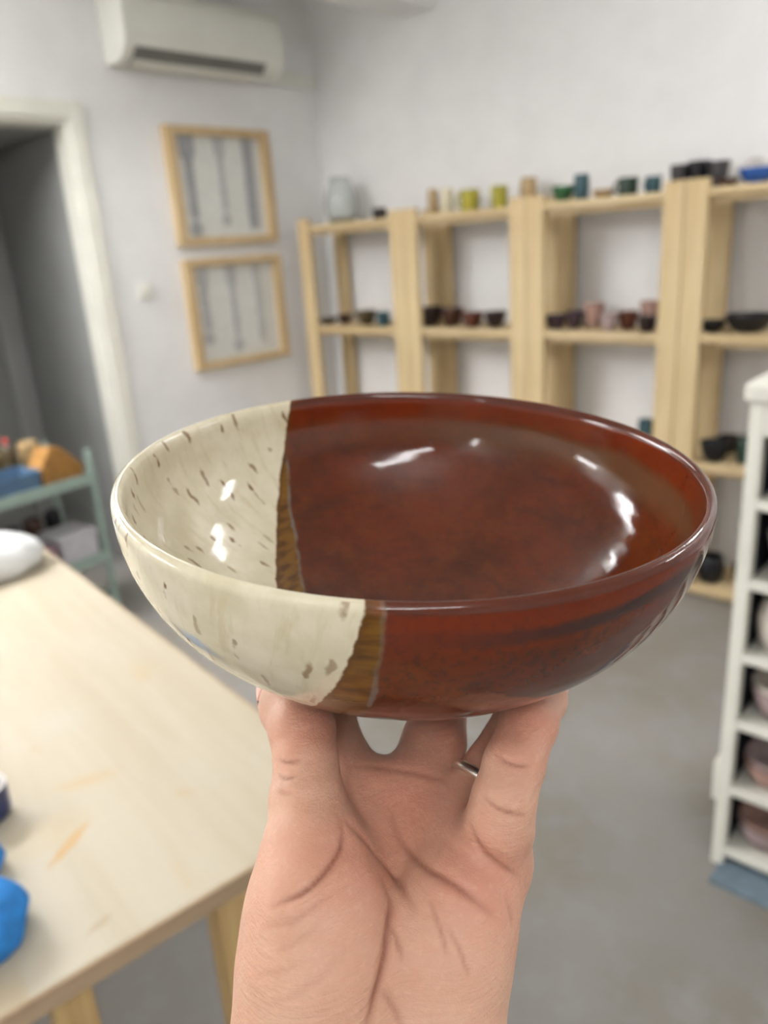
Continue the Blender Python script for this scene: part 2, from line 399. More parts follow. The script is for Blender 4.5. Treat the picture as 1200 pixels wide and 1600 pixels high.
ARM = [[P(545, 1800, 238, 20), P(560, 1990, 230, 21.5), (V(560, 1990, .230)+np.array([.005, -.085, -.20]), .032)],
       [P(625, 1800, 240, 20), P(615, 1990, 232, 21.5), (V(615, 1990, .232)+np.array([.015, -.085, -.20]), .032)]]
B3 = np.stack([_r, _u, _f])                  # hand grid axes
def tl(p): return B3 @ (np.asarray(p)-CAM)
def smin(a, b, k):
    h = np.maximum(k-np.abs(a-b), 0)/k
    return np.minimum(a, b)-h*h*k*.25
allp = [(tl(p), r) for ch in PALM+FING+ARM for p, r in ch]
lo = np.min([p-r for p, r in allp], 0)-.006; hi = np.max([p+r for p, r in allp], 0)+.006
HS = .00105
dims = np.ceil((hi-lo)/HS).astype(int)+1
axs = [lo[i]+HS*np.arange(dims[i]) for i in range(3)]
def chain_field(ch, k, pad=.016):
    """distance field of a chain of tapered limbs on its own bounding block"""
    q = [(tl(p), r) for p, r in ch]
    b0 = np.min([p-r for p, r in q], 0)-pad; b1 = np.max([p+r for p, r in q], 0)+pad
    sl = tuple(slice(max(0, int((b0[i]-lo[i])/HS)), min(dims[i], int((b1[i]-lo[i])/HS)+2)) for i in range(3))
    G = [axs[i][sl[i]].astype(np.float32) for i in range(3)]
    X, Y, Z = np.meshgrid(*G, indexing='ij', sparse=True)
    out = None
    for (a, ra), (b, rb) in zip(q[:-1], q[1:]):
        d = b-a; L2 = float(d @ d)
        tt = np.clip(((X-a[0])*d[0]+(Y-a[1])*d[1]+(Z-a[2])*d[2])/L2, 0, 1)
        e = np.sqrt((X-a[0]-tt*d[0])**2+(Y-a[1]-tt*d[1])**2+(Z-a[2]-tt*d[2])**2)-(ra+tt*(rb-ra))
        out = e if out is None else smin(out, e, k)
    return sl, out
vol = np.full(dims, .05, np.float32)
for ch in ARM:
    s_, e_ = chain_field(ch, .006); vol[s_] = smin(vol[s_], e_, .016)
for ch in PALM:
    s_, e_ = chain_field(ch, .006); vol[s_] = smin(vol[s_], e_, .011)
fv = np.full(dims, .05, np.float32)
for ch in FING:
    s_, e_ = chain_field(ch, .0025); fv[s_] = smin(fv[s_], e_, .0022)
vol = smin(vol, fv, .0042)
del fv
def surface_nets(vol):
    ins = vol < 0; nx, ny, nz = vol.shape
    c = np.zeros((nx-1, ny-1, nz-1), np.int8)
    for i in (0, 1):
        for j in (0, 1):
            for k in (0, 1): c += ins[i:nx-1+i, j:ny-1+j, k:nz-1+k]
    act = (c > 0) & (c < 8); cells = np.argwhere(act)
    idx = np.full(act.shape, -1, np.int32); idx[act] = np.arange(len(cells))
    acc = np.zeros((len(cells), 3)); cnt = np.zeros(len(cells))
    cor = [(i, j, k) for i in (0, 1) for j in (0, 1) for k in (0, 1)]
    for a in cor:
        for ax in range(3):
            if a[ax]: continue
            b = list(a); b[ax] = 1
            va = vol[tuple((cells+a).T)]; vb = vol[tuple((cells+b).T)]
            m = (va < 0) != (vb < 0)
            tt = va[m]/(va[m]-vb[m]); pt = np.tile(np.array(a, float), (m.sum(), 1)); pt[:, ax] += tt
            acc[m] += pt; cnt[m] += 1
    verts = cells+acc/cnt[:, None]
    faces = []
    for ax in range(3):
        b, c_ = [(1, 2), (2, 0), (0, 1)][ax]
        s0 = [slice(None)]*3; s1 = [slice(None)]*3; s0[ax] = slice(0, -1); s1[ax] = slice(1, None)
        d0 = ins[tuple(s0)]; d1 = ins[tuple(s1)]
        ed = np.argwhere(d0 != d1)
        ed = ed[(ed[:, b] > 0) & (ed[:, c_] > 0) & (ed[:, b] < vol.shape[b]-1) & (ed[:, c_] < vol.shape[c_]-1)]
        eb = np.zeros(3, int); eb[b] = 1; ec = np.zeros(3, int); ec[c_] = 1
        q = np.stack([idx[tuple((ed-eb-ec).T)], idx[tuple((ed-ec).T)], idx[tuple(ed.T)], idx[tuple((ed-eb).T)]], 1)
        fl = ~d0[tuple(ed.T)]; q[fl] = q[fl][:, ::-1]
        faces.append(q)
    return verts, np.concatenate(faces)
hv, hf = surface_nets(vol)
hv = lo+hv*HS
# gentle smoothing of the net
def neighbours_mean(v, f):
    s = np.zeros_like(v); n = np.zeros(len(v))
    for i in range(4):
        a, b = f[:, i], f[:, (i+1) % 4]
        np.add.at(s, a, v[b]); np.add.at(s, b, v[a]); np.add.at(n, a, 1); np.add.at(n, b, 1)
    return s/n[:, None]
for _ in range(2): hv = hv*.5+neighbours_mean(hv, hf)*.5
def vnormals(v, f):
    fn = np.cross(v[f[:, 2]]-v[f[:, 0]], v[f[:, 3]]-v[f[:, 1]]); n = np.zeros_like(v)
    for i in range(4): np.add.at(n, f[:, i], fn)
    return n/np.maximum(np.linalg.norm(n, axis=1), 1e-12)[:, None]
hn = vnormals(hv, hf)
# creases of the palm: found on the surface from a list of view directions, then pressed into the skin
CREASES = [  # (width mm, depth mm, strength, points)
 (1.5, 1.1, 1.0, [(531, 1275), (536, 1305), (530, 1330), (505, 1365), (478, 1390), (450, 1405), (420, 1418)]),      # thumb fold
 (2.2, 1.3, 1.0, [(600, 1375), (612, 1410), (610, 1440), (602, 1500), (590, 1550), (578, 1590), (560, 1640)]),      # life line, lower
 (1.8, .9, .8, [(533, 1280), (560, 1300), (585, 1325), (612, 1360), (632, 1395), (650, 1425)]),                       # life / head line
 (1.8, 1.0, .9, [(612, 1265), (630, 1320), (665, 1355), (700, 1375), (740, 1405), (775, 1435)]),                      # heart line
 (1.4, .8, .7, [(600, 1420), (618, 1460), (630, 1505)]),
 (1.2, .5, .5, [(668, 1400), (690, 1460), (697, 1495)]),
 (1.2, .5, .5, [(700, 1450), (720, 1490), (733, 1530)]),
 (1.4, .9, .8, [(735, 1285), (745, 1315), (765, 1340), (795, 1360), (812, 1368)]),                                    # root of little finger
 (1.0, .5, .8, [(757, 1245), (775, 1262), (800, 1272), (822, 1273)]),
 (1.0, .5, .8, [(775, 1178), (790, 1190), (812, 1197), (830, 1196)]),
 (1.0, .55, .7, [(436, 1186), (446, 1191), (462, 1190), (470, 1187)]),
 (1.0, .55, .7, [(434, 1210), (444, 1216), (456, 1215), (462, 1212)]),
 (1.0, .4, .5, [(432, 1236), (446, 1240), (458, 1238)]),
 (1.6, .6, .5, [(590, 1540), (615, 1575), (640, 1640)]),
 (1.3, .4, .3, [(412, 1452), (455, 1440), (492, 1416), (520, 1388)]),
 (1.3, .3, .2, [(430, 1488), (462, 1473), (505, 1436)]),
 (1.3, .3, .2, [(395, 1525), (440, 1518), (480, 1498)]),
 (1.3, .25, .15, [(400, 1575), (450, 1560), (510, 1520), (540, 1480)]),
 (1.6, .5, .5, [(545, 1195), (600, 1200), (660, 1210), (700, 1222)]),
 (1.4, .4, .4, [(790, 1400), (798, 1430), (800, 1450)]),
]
px_ = 600+F*hv[:, 0]/hv[:, 2]; py_ = 800-F*hv[:, 1]/hv[:, 2]
facing = (hn*hv).sum(1) < 0
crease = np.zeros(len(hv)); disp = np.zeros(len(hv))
front = np.where(facing & (py_ < 1750))[0]
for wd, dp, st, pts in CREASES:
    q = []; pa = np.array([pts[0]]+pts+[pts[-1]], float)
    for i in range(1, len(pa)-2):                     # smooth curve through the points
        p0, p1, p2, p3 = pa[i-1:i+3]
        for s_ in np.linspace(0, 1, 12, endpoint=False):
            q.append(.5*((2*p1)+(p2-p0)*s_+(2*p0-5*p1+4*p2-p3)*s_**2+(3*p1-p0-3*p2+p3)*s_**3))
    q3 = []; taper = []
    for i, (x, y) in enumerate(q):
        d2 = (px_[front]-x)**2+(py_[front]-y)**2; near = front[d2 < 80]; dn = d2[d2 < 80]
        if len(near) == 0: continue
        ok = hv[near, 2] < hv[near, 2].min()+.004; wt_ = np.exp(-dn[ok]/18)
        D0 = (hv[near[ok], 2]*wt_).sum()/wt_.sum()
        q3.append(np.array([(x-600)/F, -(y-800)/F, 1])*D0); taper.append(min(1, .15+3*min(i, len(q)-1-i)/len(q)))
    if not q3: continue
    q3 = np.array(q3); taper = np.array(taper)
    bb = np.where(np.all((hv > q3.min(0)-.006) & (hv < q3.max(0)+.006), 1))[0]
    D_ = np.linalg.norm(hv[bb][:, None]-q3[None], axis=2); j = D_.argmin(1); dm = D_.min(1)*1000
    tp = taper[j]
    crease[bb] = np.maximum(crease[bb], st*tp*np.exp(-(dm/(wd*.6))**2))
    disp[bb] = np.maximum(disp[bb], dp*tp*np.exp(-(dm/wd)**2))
hv = hv-hn*(disp*.001)[:, None]
hw = hv @ B3+CAM
root = hw[np.argmin(np.abs(py_-1700)+np.abs(px_-580))]
t = NT('skin'); v = t.co()
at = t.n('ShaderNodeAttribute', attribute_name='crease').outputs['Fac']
bl = t.n('ShaderNodeAttribute', attribute_name='blush').outputs['Fac']
n1 = t.noise(v, 45, 4, .6); n2 = t.noise(v, 420, 3, .6); n3 = t.noise(v, 1400, 2)
c = t.mix(t.ramp(n1, .3, .7), srgb(201, 161, 137), srgb(194, 149, 125))
c = t.mix(t.math('MULTIPLY', bl, .62), c, srgb(188, 119, 100))
c = t.mix(t.math('MULTIPLY', t.ramp(n2, .5, .75), .2), c, srgb(218, 178, 152))
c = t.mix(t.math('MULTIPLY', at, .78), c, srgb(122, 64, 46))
wr = t.noise(t.co((100, 100, 620), rot=(0, .55, 0)), 1, 3, .55)
hb = t.math('ADD', t.math('MULTIPLY', wr, 1.1), t.math('ADD', t.math('MULTIPLY', n2, .45), t.math('MULTIPLY', n3, .3)))
t.set(Base_Color=c, Roughness=.5, Normal=t.bump(hb, .42, .0012))
t.b.inputs['Specular IOR Level'].default_value = .35
t.b.inputs['Subsurface Weight'].default_value = .25
t.b.inputs['Subsurface Radius'].default_value = (1, .35, .2); t.b.inputs['Subsurface Scale'].default_value = .003
SKIN = t.m
hand = empty('person', root, 0, 'bare left hand and forearm holding the two-tone bowl from underneath, fingers spread', 'person')
m = bpy.data.meshes.new('hand')
m.vertices.add(len(hw)); m.vertices.foreach_set('co', (hw-root).astype(np.float32).ravel())
m.loops.add(hf.size); m.loops.foreach_set('vertex_index', hf.astype(np.int32).ravel())
m.polygons.add(len(hf)); m.polygons.foreach_set('loop_start', np.arange(0, hf.size, 4, dtype=np.int32))
m.update(calc_edges=True); m.validate()
m.polygons.foreach_set('use_smooth', [True]*len(m.polygons))
att = m.attributes.new('crease', 'FLOAT', 'POINT'); att.data.foreach_set('value', crease.astype(np.float32))
blush = np.zeros(len(hw))
for (x, y, D, rad) in [(640, 1250, 272, .03), (820, 1120, 255, .018), (490, 1115, 262, .014), (690, 1150, 300, .022), (745, 1370, 240, .018), (545, 1360, 240, .02), (720, 1300, 262, .02), (575, 1330, 262, .02)]:
    blush = np.maximum(blush, np.exp(-(np.linalg.norm(hw-V(x, y, D/1000), axis=1)/rad)**2))
att = m.attributes.new('blush', 'FLOAT', 'POINT'); att.data.foreach_set('value', blush.astype(np.float32))
m.materials.append(SKIN)
ho = bpy.data.objects.new('hand', m); link(ho, hand)
# nails
NAIL = plain('nail', srgb(226, 172, 158), .3, .04, 60, 0)
def nail(ch, out, w_ang, length, name='fingernail'):
    (a, ra), (b, rb) = ch[-2], ch[-1]; a = np.asarray(a); b = np.asarray(b)
    d = (b-a)/np.linalg.norm(b-a); o = out-(out @ d)*d; o /= np.linalg.norm(o); s = np.cross(d, o)
    L = np.linalg.norm(b-a); vs = []; fs = []; n1_, n2_ = 12, 10
    for lay in (0, 1):
        for i in range(n1_+1):
            tt = (i/n1_*2-1)
            for j in range(n2_+1):
                q = j/n2_*2-1; lim = (1-abs(tt)**4)**.25
                an = q*w_ang*max(lim, .05); pos = L-(.5-.5*tt)*length+.002
                rr_ = np.interp(np.clip(pos/L, 0, 1), [0, 1], [ra, rb])+(.0009 if lay else -.0012)-.0012*max(0, tt)**3
                vs.append(a+d*pos+(o*math.cos(an)+s*math.sin(an))*rr_-root)
    W = n2_+1; T = (n1_+1)*W
    for i in range(n1_):
        for j in range(n2_):
            q = (i*W+j, i*W+j+1, (i+1)*W+j+1, (i+1)*W+j); fs.append(tuple(T+x for x in q)); fs.append(tuple(reversed(q)))
    for i in range(n1_):
        for j in (0, n2_): fs.append((i*W+j, (i+1)*W+j, T+(i+1)*W+j, T+i*W+j))
    for j in range(n2_):
        for i in (0, n1_): fs.append((i*W+j, i*W+j+1, T+i*W+j+1, T+i*W+j))
    return mesh(name, vs, fs, NAIL, hand, True)
nail(FING[0], -_r*.85-_f*.6, .8, .015)
for k in (1, 2, 3, 4): nail(FING[k], _f*.9+bx*(.5 if k > 2 else 0)-.2*_u, .75, .011)
# ring on the ring finger
SILVER = plain('silver', srgb(240, 236, 226), .32, .04, 60, 0, metal=1)
(a, ra), (b, rb) = FING[3][0], FING[3][1]
q = a+(b-a)*.66; d = (b-a)/np.linalg.norm(b-a); s1 = np.cross(d, _f); s1 /= np.linalg.norm(s1); s2 = np.cross(d, s1)
rr_ = ra+(rb-ra)*.66+.0004
vs, fs = [], []
nA, sec = 56, [(-.0019, 0), (-.0017, .0011), (-.0008, .0016), (.0008, .0016), (.0017, .0011), (.0019, 0), (.0016, -.0006), (-.0016, -.0006)]
for i in range(nA):
    an = 2*math.pi*i/nA; o_ = s1*math.cos(an)+s2*math.sin(an)
    for al, ou in sec: vs.append(o_*(rr_+ou)+d*al)
for i in range(nA):
    for j in range(8): fs.append((i*8+j, i*8+(j+1) % 8, ((i+1) % nA)*8+(j+1) % 8, ((i+1) % nA)*8+j))
ring = mesh('finger_ring', vs, fs, SILVER, None, True); ring.location = tuple(q)
tag(ring, 'plain silver band worn on the ring finger under the bowl', 'ring')

# ------------------------------------------------------------------ work table
tab = empty('work_table', (TA[0], TA[1], 0), TR, 'pale plywood work table with ochre stains and square wooden legs', 'table')
box('tabletop', -.945, -.005, .005, 1.655, .72, .75, PLY, tab, .002)
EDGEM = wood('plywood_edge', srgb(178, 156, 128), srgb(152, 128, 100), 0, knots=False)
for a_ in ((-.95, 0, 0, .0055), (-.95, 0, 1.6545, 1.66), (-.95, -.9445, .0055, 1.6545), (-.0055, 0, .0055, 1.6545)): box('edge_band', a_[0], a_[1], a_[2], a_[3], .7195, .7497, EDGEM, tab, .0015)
l1 = tloc(onz(352, 1395, .70)); l2 = tloc(onz(105, 1545, .70))
for (x, y) in (l1, l2, (l1[0], 1.52), (l2[0], 1.52)):
    box('leg', x-.024, x+.024, y-.024, y+.024, 0, .72, LEGW, tab, .003)
for y in (l1[1], 1.52): box('stretcher', l2[0]+.02, l1[0]-.02, y-.016, y+.016, .30, .36, PINE_X, tab, .003)
box('apron', l1[0]-.012, l1[0]+.012, l1[1]+.03, 1.49, .64, .72, LEGW, tab, .002)
# things lying on the table
def blob(name, loc, rz, size, mat, label, cat, amp, freq, seed, folds=0, sub=5):
    bm = bmesh.new(); bmesh.ops.create_icosphere(bm, subdivisions=sub, radius=1); rng = random.Random(seed)
    ws = [(Vector((rng.gauss(0, 1), rng.gauss(0, 1), rng.gauss(0, 1)))*freq, rng.uniform(0, 6)) for _ in range(7)]
    for vtx in bm.verts:
        p = vtx.co.copy(); n = sum(1-abs(math.sin(p.dot(w_)+ph))*1.6 for w_, ph in ws)/7
        s = 1+amp*n
        q = Vector((math.copysign(abs(p.x)**.8, p.x)*s, math.copysign(abs(p.y)**.8, p.y)*s, p.z*s))
        if folds: q.z += folds*math.sin(p.x*9+p.y*4+2*math.sin(p.y*3))
        q = Vector((q.x*size[0], q.y*size[1], max(q.z, -.55)*size[2]))
        vtx.co = q
    zm = min(vv.co.z for vv in bm.verts)
    for vv in bm.verts: vv.co.z -= zm
    o = frombm(name, bm, mat, None, True); o.location = tuple(loc); o.rotation_euler = (0, 0, R(rz))
    return tag(o, label, cat)
BLUE = plain('blue_cloth', srgb(40, 126, 200), .75, .15, 60, .2)
WCLOTH = plain('white_cloth', srgb(216, 216, 214), .85, .02, 60, .15)
p = onz(-48, 1478, .75); blob('cleaning_cloth', (p[0], p[1], .75), 20, (.075, .062, .050), BLUE, 'crumpled bright blue cloth on the near edge of the plywood table', 'cloth', .12, 2.2, 4, .03)
p = onz(-62, 1378, .75); blob('cleaning_cloth', (p[0], p[1], .75), 60, (.06, .045, .030), BLUE, 'smaller flat blue cloth behind the crumpled one on the table', 'cloth', .14, 2.4, 9, .03)
p = onz(-30, 898, .75); blob('folded_towel', (p[0], p[1], .75), 40, (.17, .13, .065), WCLOTH, 'soft white folded towel at the far end of the plywood table', 'towel', .10, 2.0, 12, .03)

# ------------------------------------------------------------------ pots
def glaze(name, c, rough=.3, var=.15, c2=None): return plain(name, c, rough, var, 45, .05, c2=c2)
GL = {
 'cream': glaze('cream_glaze', srgb(222, 212, 184)), 'tan': glaze('tan_glaze', srgb(178, 150, 106)),
 'lime': glaze('lime_glaze', srgb(170, 160, 52), c2=srgb(140, 136, 40)), 'green': glaze('green_glaze', srgb(64, 112, 74)),
 'teal': glaze('teal_glaze', srgb(52, 84, 92)), 'dgreen': glaze('dark_green_glaze', srgb(42, 62, 50)),
 'black': glaze('black_glaze', srgb(22, 22, 26), .35), 'brown': glaze('brown_glaze', srgb(72, 46, 36)),
 'dbrown': glaze('dark_brown_glaze', srgb(46, 32, 30)), 'redbrown': glaze('red_brown_glaze', srgb(92, 50, 38)),
 'pink': glaze('pink_clay', srgb(176, 142, 130), .7), 'mauve': glaze('mauve_clay', srgb(170, 150, 148), .75),
 'terra': glaze('terracotta', srgb(178, 118, 88), .8), 'blue': glaze('blue_glaze', srgb(46, 92, 168)),
 'white': glaze('white_glaze', srgb(226, 222, 218), .5), 'olive': glaze('olive_glaze', srgb(86, 74, 50)),
 'plum': glaze('plum_glaze', srgb(66, 50, 58)), 'grey': glaze('grey_glaze', srgb(70, 68, 70)), 'beige': glaze('beige_clay', srgb(206, 196, 184), .7),
}
def bowl_prof(r, h, tk=.005, pw=.5, foot=.5):
    o = [(0, .004), (r*foot*.8, .004), (r*foot*.85, 0), (r*foot, 0), (r*foot, .005)]
    for i in range(1, 9): a = i/8; o.append((r*foot+(r-r*foot)*a**pw, .005+(h-.005)*a))
    o += [(r-tk*.3, h+tk*.3), (r-tk, h)]
    for i in range(7, -1, -1): a = i/8; o.append((max(.001, r*foot+(r-r*foot)*a**pw-tk), max(.010, .005+(h-.005)*a)))
    return o+[(0, .010)]
def mug_prof(r, h, bulge=0, tk=.005):
    o = [(0, .003), (r*.7, .003), (r*.75, 0), (r*.85, 0), (r*.94, .005)]
    for i in range(1, 8): a = i/7; o.append((r*(.96+.04*a)+bulge*math.sin(a*math.pi), .005+(h-.005)*a))
    o += [(r-tk*.4, h+.002), (r-tk, h)]
    for i in range(6, -1, -1): a = i/7; o.append((r*(.96+.04*a)+bulge*math.sin(a*math.pi)-tk, max(.009, .005+(h-.005)*a)))
    return o+[(0, .009)]
POTN = [0]
def pot(kind, loc, r, h, mat, label, group=None, rz=0, cat=None, name=None):
    POTN[0] += 1; m_ = GL[mat]
    if kind == 'mug':
        e = empty(name or 'mug', loc, rz, label, cat or 'mug', group)
        lathe('body', mug_prof(r, h), m_, e, 32)
        tube('handle', [(r*.95+.55*r*math.sin(a)*1.0, 0, h*.5+h*.32*math.cos(a)) for a in [math.pi*i/10 for i in range(11)]], .0055, m_, e, 8)
        return e
    if kind == 'cup': o = lathe(name or 'cup', mug_prof(r, h, r*.08), m_, None, 32, .01, POTN[0]); c_ = 'cup'
    elif kind == 'jar': o = lathe(name or 'jar', mug_prof(r*.85, h, r*.2), m_, None, 32, .01, POTN[0]); c_ = 'jar'
    elif kind == 'plate': o = lathe(name or 'plate', bowl_prof(r, h, .006, .35, .6), m_, None, 40, .008, POTN[0]); c_ = 'plate'
    else: o = lathe(name or 'bowl', bowl_prof(r, h), m_, None, 40, .015, POTN[0]); c_ = 'bowl'
    o.location = tuple(loc); o.rotation_euler = (0, 0, R(rz)); return tag(o, label, cat or c_, group)

# ------------------------------------------------------------------ pine shelving along the back wall
BT = [.02, .573, 1.10, 1.646]; BTH = .03
units = [(.115, .876, 'leftmost pine shelving unit, standing in the wall corner'), (.879, 1.591, 'second pine shelving unit from the wall corner'),
         (1.594, 2.297, 'third pine shelving unit from the wall corner'), (2.300, 3.015, 'pine shelving unit farthest right, half behind the white rack')]
PW = .085
post_f = None
for x0, x1, lab in units:
    u_ = empty('shelving_unit', K, RS, lab, 'shelf', 'pine shelving units')
    for a in (x0, x1-PW):
        for yb in (-.34, -.065):
            if post_f is None:
                o = box('post', 0, PW, 0, .032, 0, 1.71, PINE, u_, .003); post_f = o
            else:
                o = link(bpy.data.objects.new('post', post_f.data), u_)
            o.location = (a, yb, 0)
    for z in BT:
        box('shelf_board', x0+PW+.001, x1-PW-.001, -.335, -.185, z, z+BTH, PINE_X, u_, .003)
        box('shelf_board', x0+PW+.001, x1-PW-.001, -.181, -.035, z, z+BTH, PINE_X, u_, .003)
        for yb in (-.318, -.075): box('shelf_batten', x0+.01, x1-.01, yb+.012, yb+.03, z-.022, z-.001, PINE_X, u_, .002)
def sh(px, py_top, lev, d=.2, wpx=30):
    q = onplane(px, py_top, K+nS*d, nS); D = (q-CAM) @ _f
    zb = BT[lev]+BTH+.0005
    return (q[0], q[1], zb), wpx*D/F/2, max(.018, q[2]-zb)
def put(kind, px, top, lev, wpx, mat, label, d=.2, group=None, rz=0, **kw):
    loc, r, h = sh(px, top, lev, d, wpx)
    if lev == 2: r *= .84 if 860 < px < 1030 else 1.0; h *= .9
    return pot(kind, loc, r, h, mat, label, group, rz, **kw)
g1 = 'pots on the top shelf'
# glass vase
t = NT('clear_glass'); t.set(Base_Color=(.9, .93, .92, 1), Roughness=.03, IOR=1.45); t.b.inputs['Transmission Weight'].default_value = .9; GLASS = t.m
loc, r_, h_ = sh(530, 278, 3, .17, 54)
vp = [(0, .004), (r_*.6, .004), (r_*.65, 0), (r_*.7, .004)]+[(r_*(.62+.38*math.sin(math.pi*min(1, (a+.12)/1.05))), h_*a) for a in [i/12 for i in range(1, 13)]]
vp += [(r-.004, z) for r, z in reversed(vp[4:])]+[(0, .010)]
o = lathe('glass_vase', vp, GLASS, None, 36); o.location = loc; tag(o, 'round clear glass vase on top of the shelving, near the wall corner', 'vase')
put('cup', 593, 325, 3, 22, 'dbrown', 'small dark brown cup on the top shelf beside the second post', .24, g1)
put('jar', 676, 296, 3, 17, 'tan', 'small tan jar at the left end of the top-shelf row, beside cream cup', .22, g1)
put('cup', 698, 295, 3, 20, 'cream', 'pale cream cup on the top shelf between tan jar and yellow-green mug', .24, g1)
put('mug', 734, 297, 3, 31, 'lime', 'larger yellow-green mug on the top shelf beside cream cup', .22, g1, 200)
put('mug', 780, 291, 3, 26, 'lime', 'smaller yellow-green mug on the top shelf beside the third post', .22, g1, 60)
put('jar', 826, 278, 3, 27, 'tan', 'tan jar on the top shelf peeking over the third post', .12, g1)
put('bowl', 880, 291, 3, 36, 'green', 'leaf green bowl on the top shelf right of the third post', .2, g1)
put('cup', 909, 273, 3, 23, 'teal', 'tall dark teal cup on the top shelf beside the green bowl', .22, g1)
put('plate', 943, 297, 3, 34, 'tan', 'low tan dish on the top shelf between teal cup and dark green mug', .24, g1)
put('mug', 982, 278, 3, 31, 'dgreen', 'wide dark green mug on the top shelf', .22, g1, 190)
put('mug', 1021, 276, 3, 25, 'teal', 'narrow dark teal mug on the top shelf against the fourth post', .24, g1, 210)
put('bowl', 1063, 258, 3, 30, 'grey', 'dark grey bowl peeking over the left half of the fourth post', .12, g1)
put('bowl', 1093, 252, 3, 36, 'black', 'black bowl peeking over the middle of the fourth post', .13, g1)
put('bowl', 1124, 252, 3, 34, 'grey', 'dark grey bowl on the top shelf just right of the fourth post', .14, g1)
put('plate', 1137, 280, 3, 34, 'brown', 'low brown dish on the top shelf right of the fourth post', .27, g1)
put('bowl', 1186, 262, 3, 60, 'blue', 'bright blue bowl at the right end of the top shelf', .22, g1)
loc, r_, h_ = sh(1183, 246, 3, .06, 62)
e = lathe('plate', bowl_prof(h_/2, .018, .004, .35, .6), GL['white'], None, 40)
e.location = (loc[0], loc[1], loc[2]+h_/2); e.rotation_euler = (R(82), 0, R(RS)); tag(e, 'pale plate standing on edge behind the blue bowl', 'plate')
# middle shelf
g2 = 'dark pots on the middle shelf'
mid = [('plate', 512, 496, 30, 'olive', 'low olive dish at the left end of the middle shelf', .22), ('bowl', 538, 490, 24, 'brown', 'small brown bowl on the middle shelf beside the olive dish', .2),
 ('bowl', 572, 483, 34, 'olive', 'olive brown bowl in the middle shelf of the corner unit', .22), ('cup', 598, 485, 20, 'teal', 'small dark teal cup on the middle shelf left of the second post', .26),
 ('bowl', 671, 477, 42, 'dbrown', 'dark brown bowl on the middle shelf right of the second post', .22), ('bowl', 706, 479, 38, 'brown', 'brown bowl second from the second post, middle shelf', .2),
 ('bowl', 738, 486, 36, 'redbrown', 'low red-brown bowl at the centre of the second unit, middle shelf', .24), ('bowl', 774, 484, 36, 'dbrown', 'dark brown bowl on the middle shelf left of the third post', .22),
 ('plate', 868, 490, 40, 'plum', 'low plum dish on the middle shelf right of the third post', .24), ('bowl', 898, 484, 34, 'plum', 'plum bowl second from the third post, middle shelf', .2),
 ('bowl', 928, 470, 40, 'pink', 'tall pinkish clay bowl in the third unit, middle shelf', .14), ('bowl', 952, 488, 34, 'mauve', 'low mauve bowl before the pinkish clay bowl', .26),
 ('bowl', 982, 484, 40, 'redbrown', 'red-brown bowl on the middle shelf between mauve and pink bowls', .2), ('bowl', 1016, 466, 36, 'pink', 'pinkish clay bowl on the middle shelf left of the fourth post', .14),
 ('plate', 1012, 492, 36, 'dbrown', 'low dark brown dish before the pinkish bowl at the fourth post', .27),
 ('bowl', 1113, 499, 42, 'black', 'small black bowl on the middle shelf right of the fourth post', .24), ('bowl', 1172, 488, 74, 'black', 'wide black bowl at the right end of the middle shelf', .2)]
for k, px, top, wpx, mt, lab, d in mid: put(k, px, top, 2, wpx, mt, lab, d, g2)
g3 = 'pots on the lower shelves'
for k, px, top, wpx, mt, lab, d, lev in [('cup', 1010, 656, 24, 'teal', 'small teal cup on the lower shelf, just above the bowl rim', .2, 1),
 ('bowl', 1118, 690, 46, 'black', 'black bowl on the lower shelf right of the fourth post', .26, 1), ('bowl', 1140, 682, 34, 'dbrown', 'dark bowl behind the black bowl on the lower shelf', .10, 1),
 ('jar', 1168, 684, 30, 'dgreen', 'dark green jar on the lower shelf beside the white rack', .24, 1),
 ('jar', 1112, 868, 40, 'black', 'black jar on the bottom shelf beside the bowl', .24, 0), ('bowl', 1160, 884, 30, 'olive', 'olive bowl on the bottom shelf beside the black jar', .2, 0)]:
    put(k, px, top, lev, wpx, mt, lab, d, g3)

# ------------------------------------------------------------------ white ware rack on the right
WQ = onz(1110, 1345, 0)
WR = empty('ware_rack', WQ, RS, 'white painted ware rack full of unfired bowls at the right edge', 'rack')
RACKM = plain('rack_paint', srgb(228, 226, 214), .5, .03, 10, .02); BACKM = plain('rack_depth_shade', srgb(34, 34, 46), .8, .1, 10, 0)  # near-black back: shade of the rack's unlit depth put into the colour
WW, WD = .62, .36
RL_ = [.035, .219, .407, .585, .770, .958]
for x in (0, WW-.03):
    for y in (0, WD-.03): box('stile', x, x+.03, y, y+.03, .0, 1.19, RACKM, WR, .002)
    box('side_panel', x+.008, x+.022, .03, WD-.03, .03, 1.19, BACKM, WR, .001)
    box('foot_block', x-.012 if x == 0 else x+.03, x if x == 0 else x+.042, 0, WD, .19, .30, RACKM, WR, .003)
for z in RL_: box('shelf', .03, WW-.03, 0, WD-.012, z, z+.022, RACKM, WR, .002)
box('top_board', -.012, WW+.012, -.014, WD+.005, 1.19, 1.235, RACKM, WR, .012, 3)
box('top_rail', .03, WW-.03, 0, .02, 1.12, 1.19, RACKM, WR, .002)
box('back_panel', .03, WW-.03, WD-.012, WD, .035, 1.19, BACKM, WR, .001)
crs, srs = math.cos(R(RS)), math.sin(R(RS))
def rk(x, y, lev): return (WQ[0]+x*crs-y*srs, WQ[1]+x*srs+y*crs, RL_[lev]+.0225)
gr = 'unfired pots in the white rack'
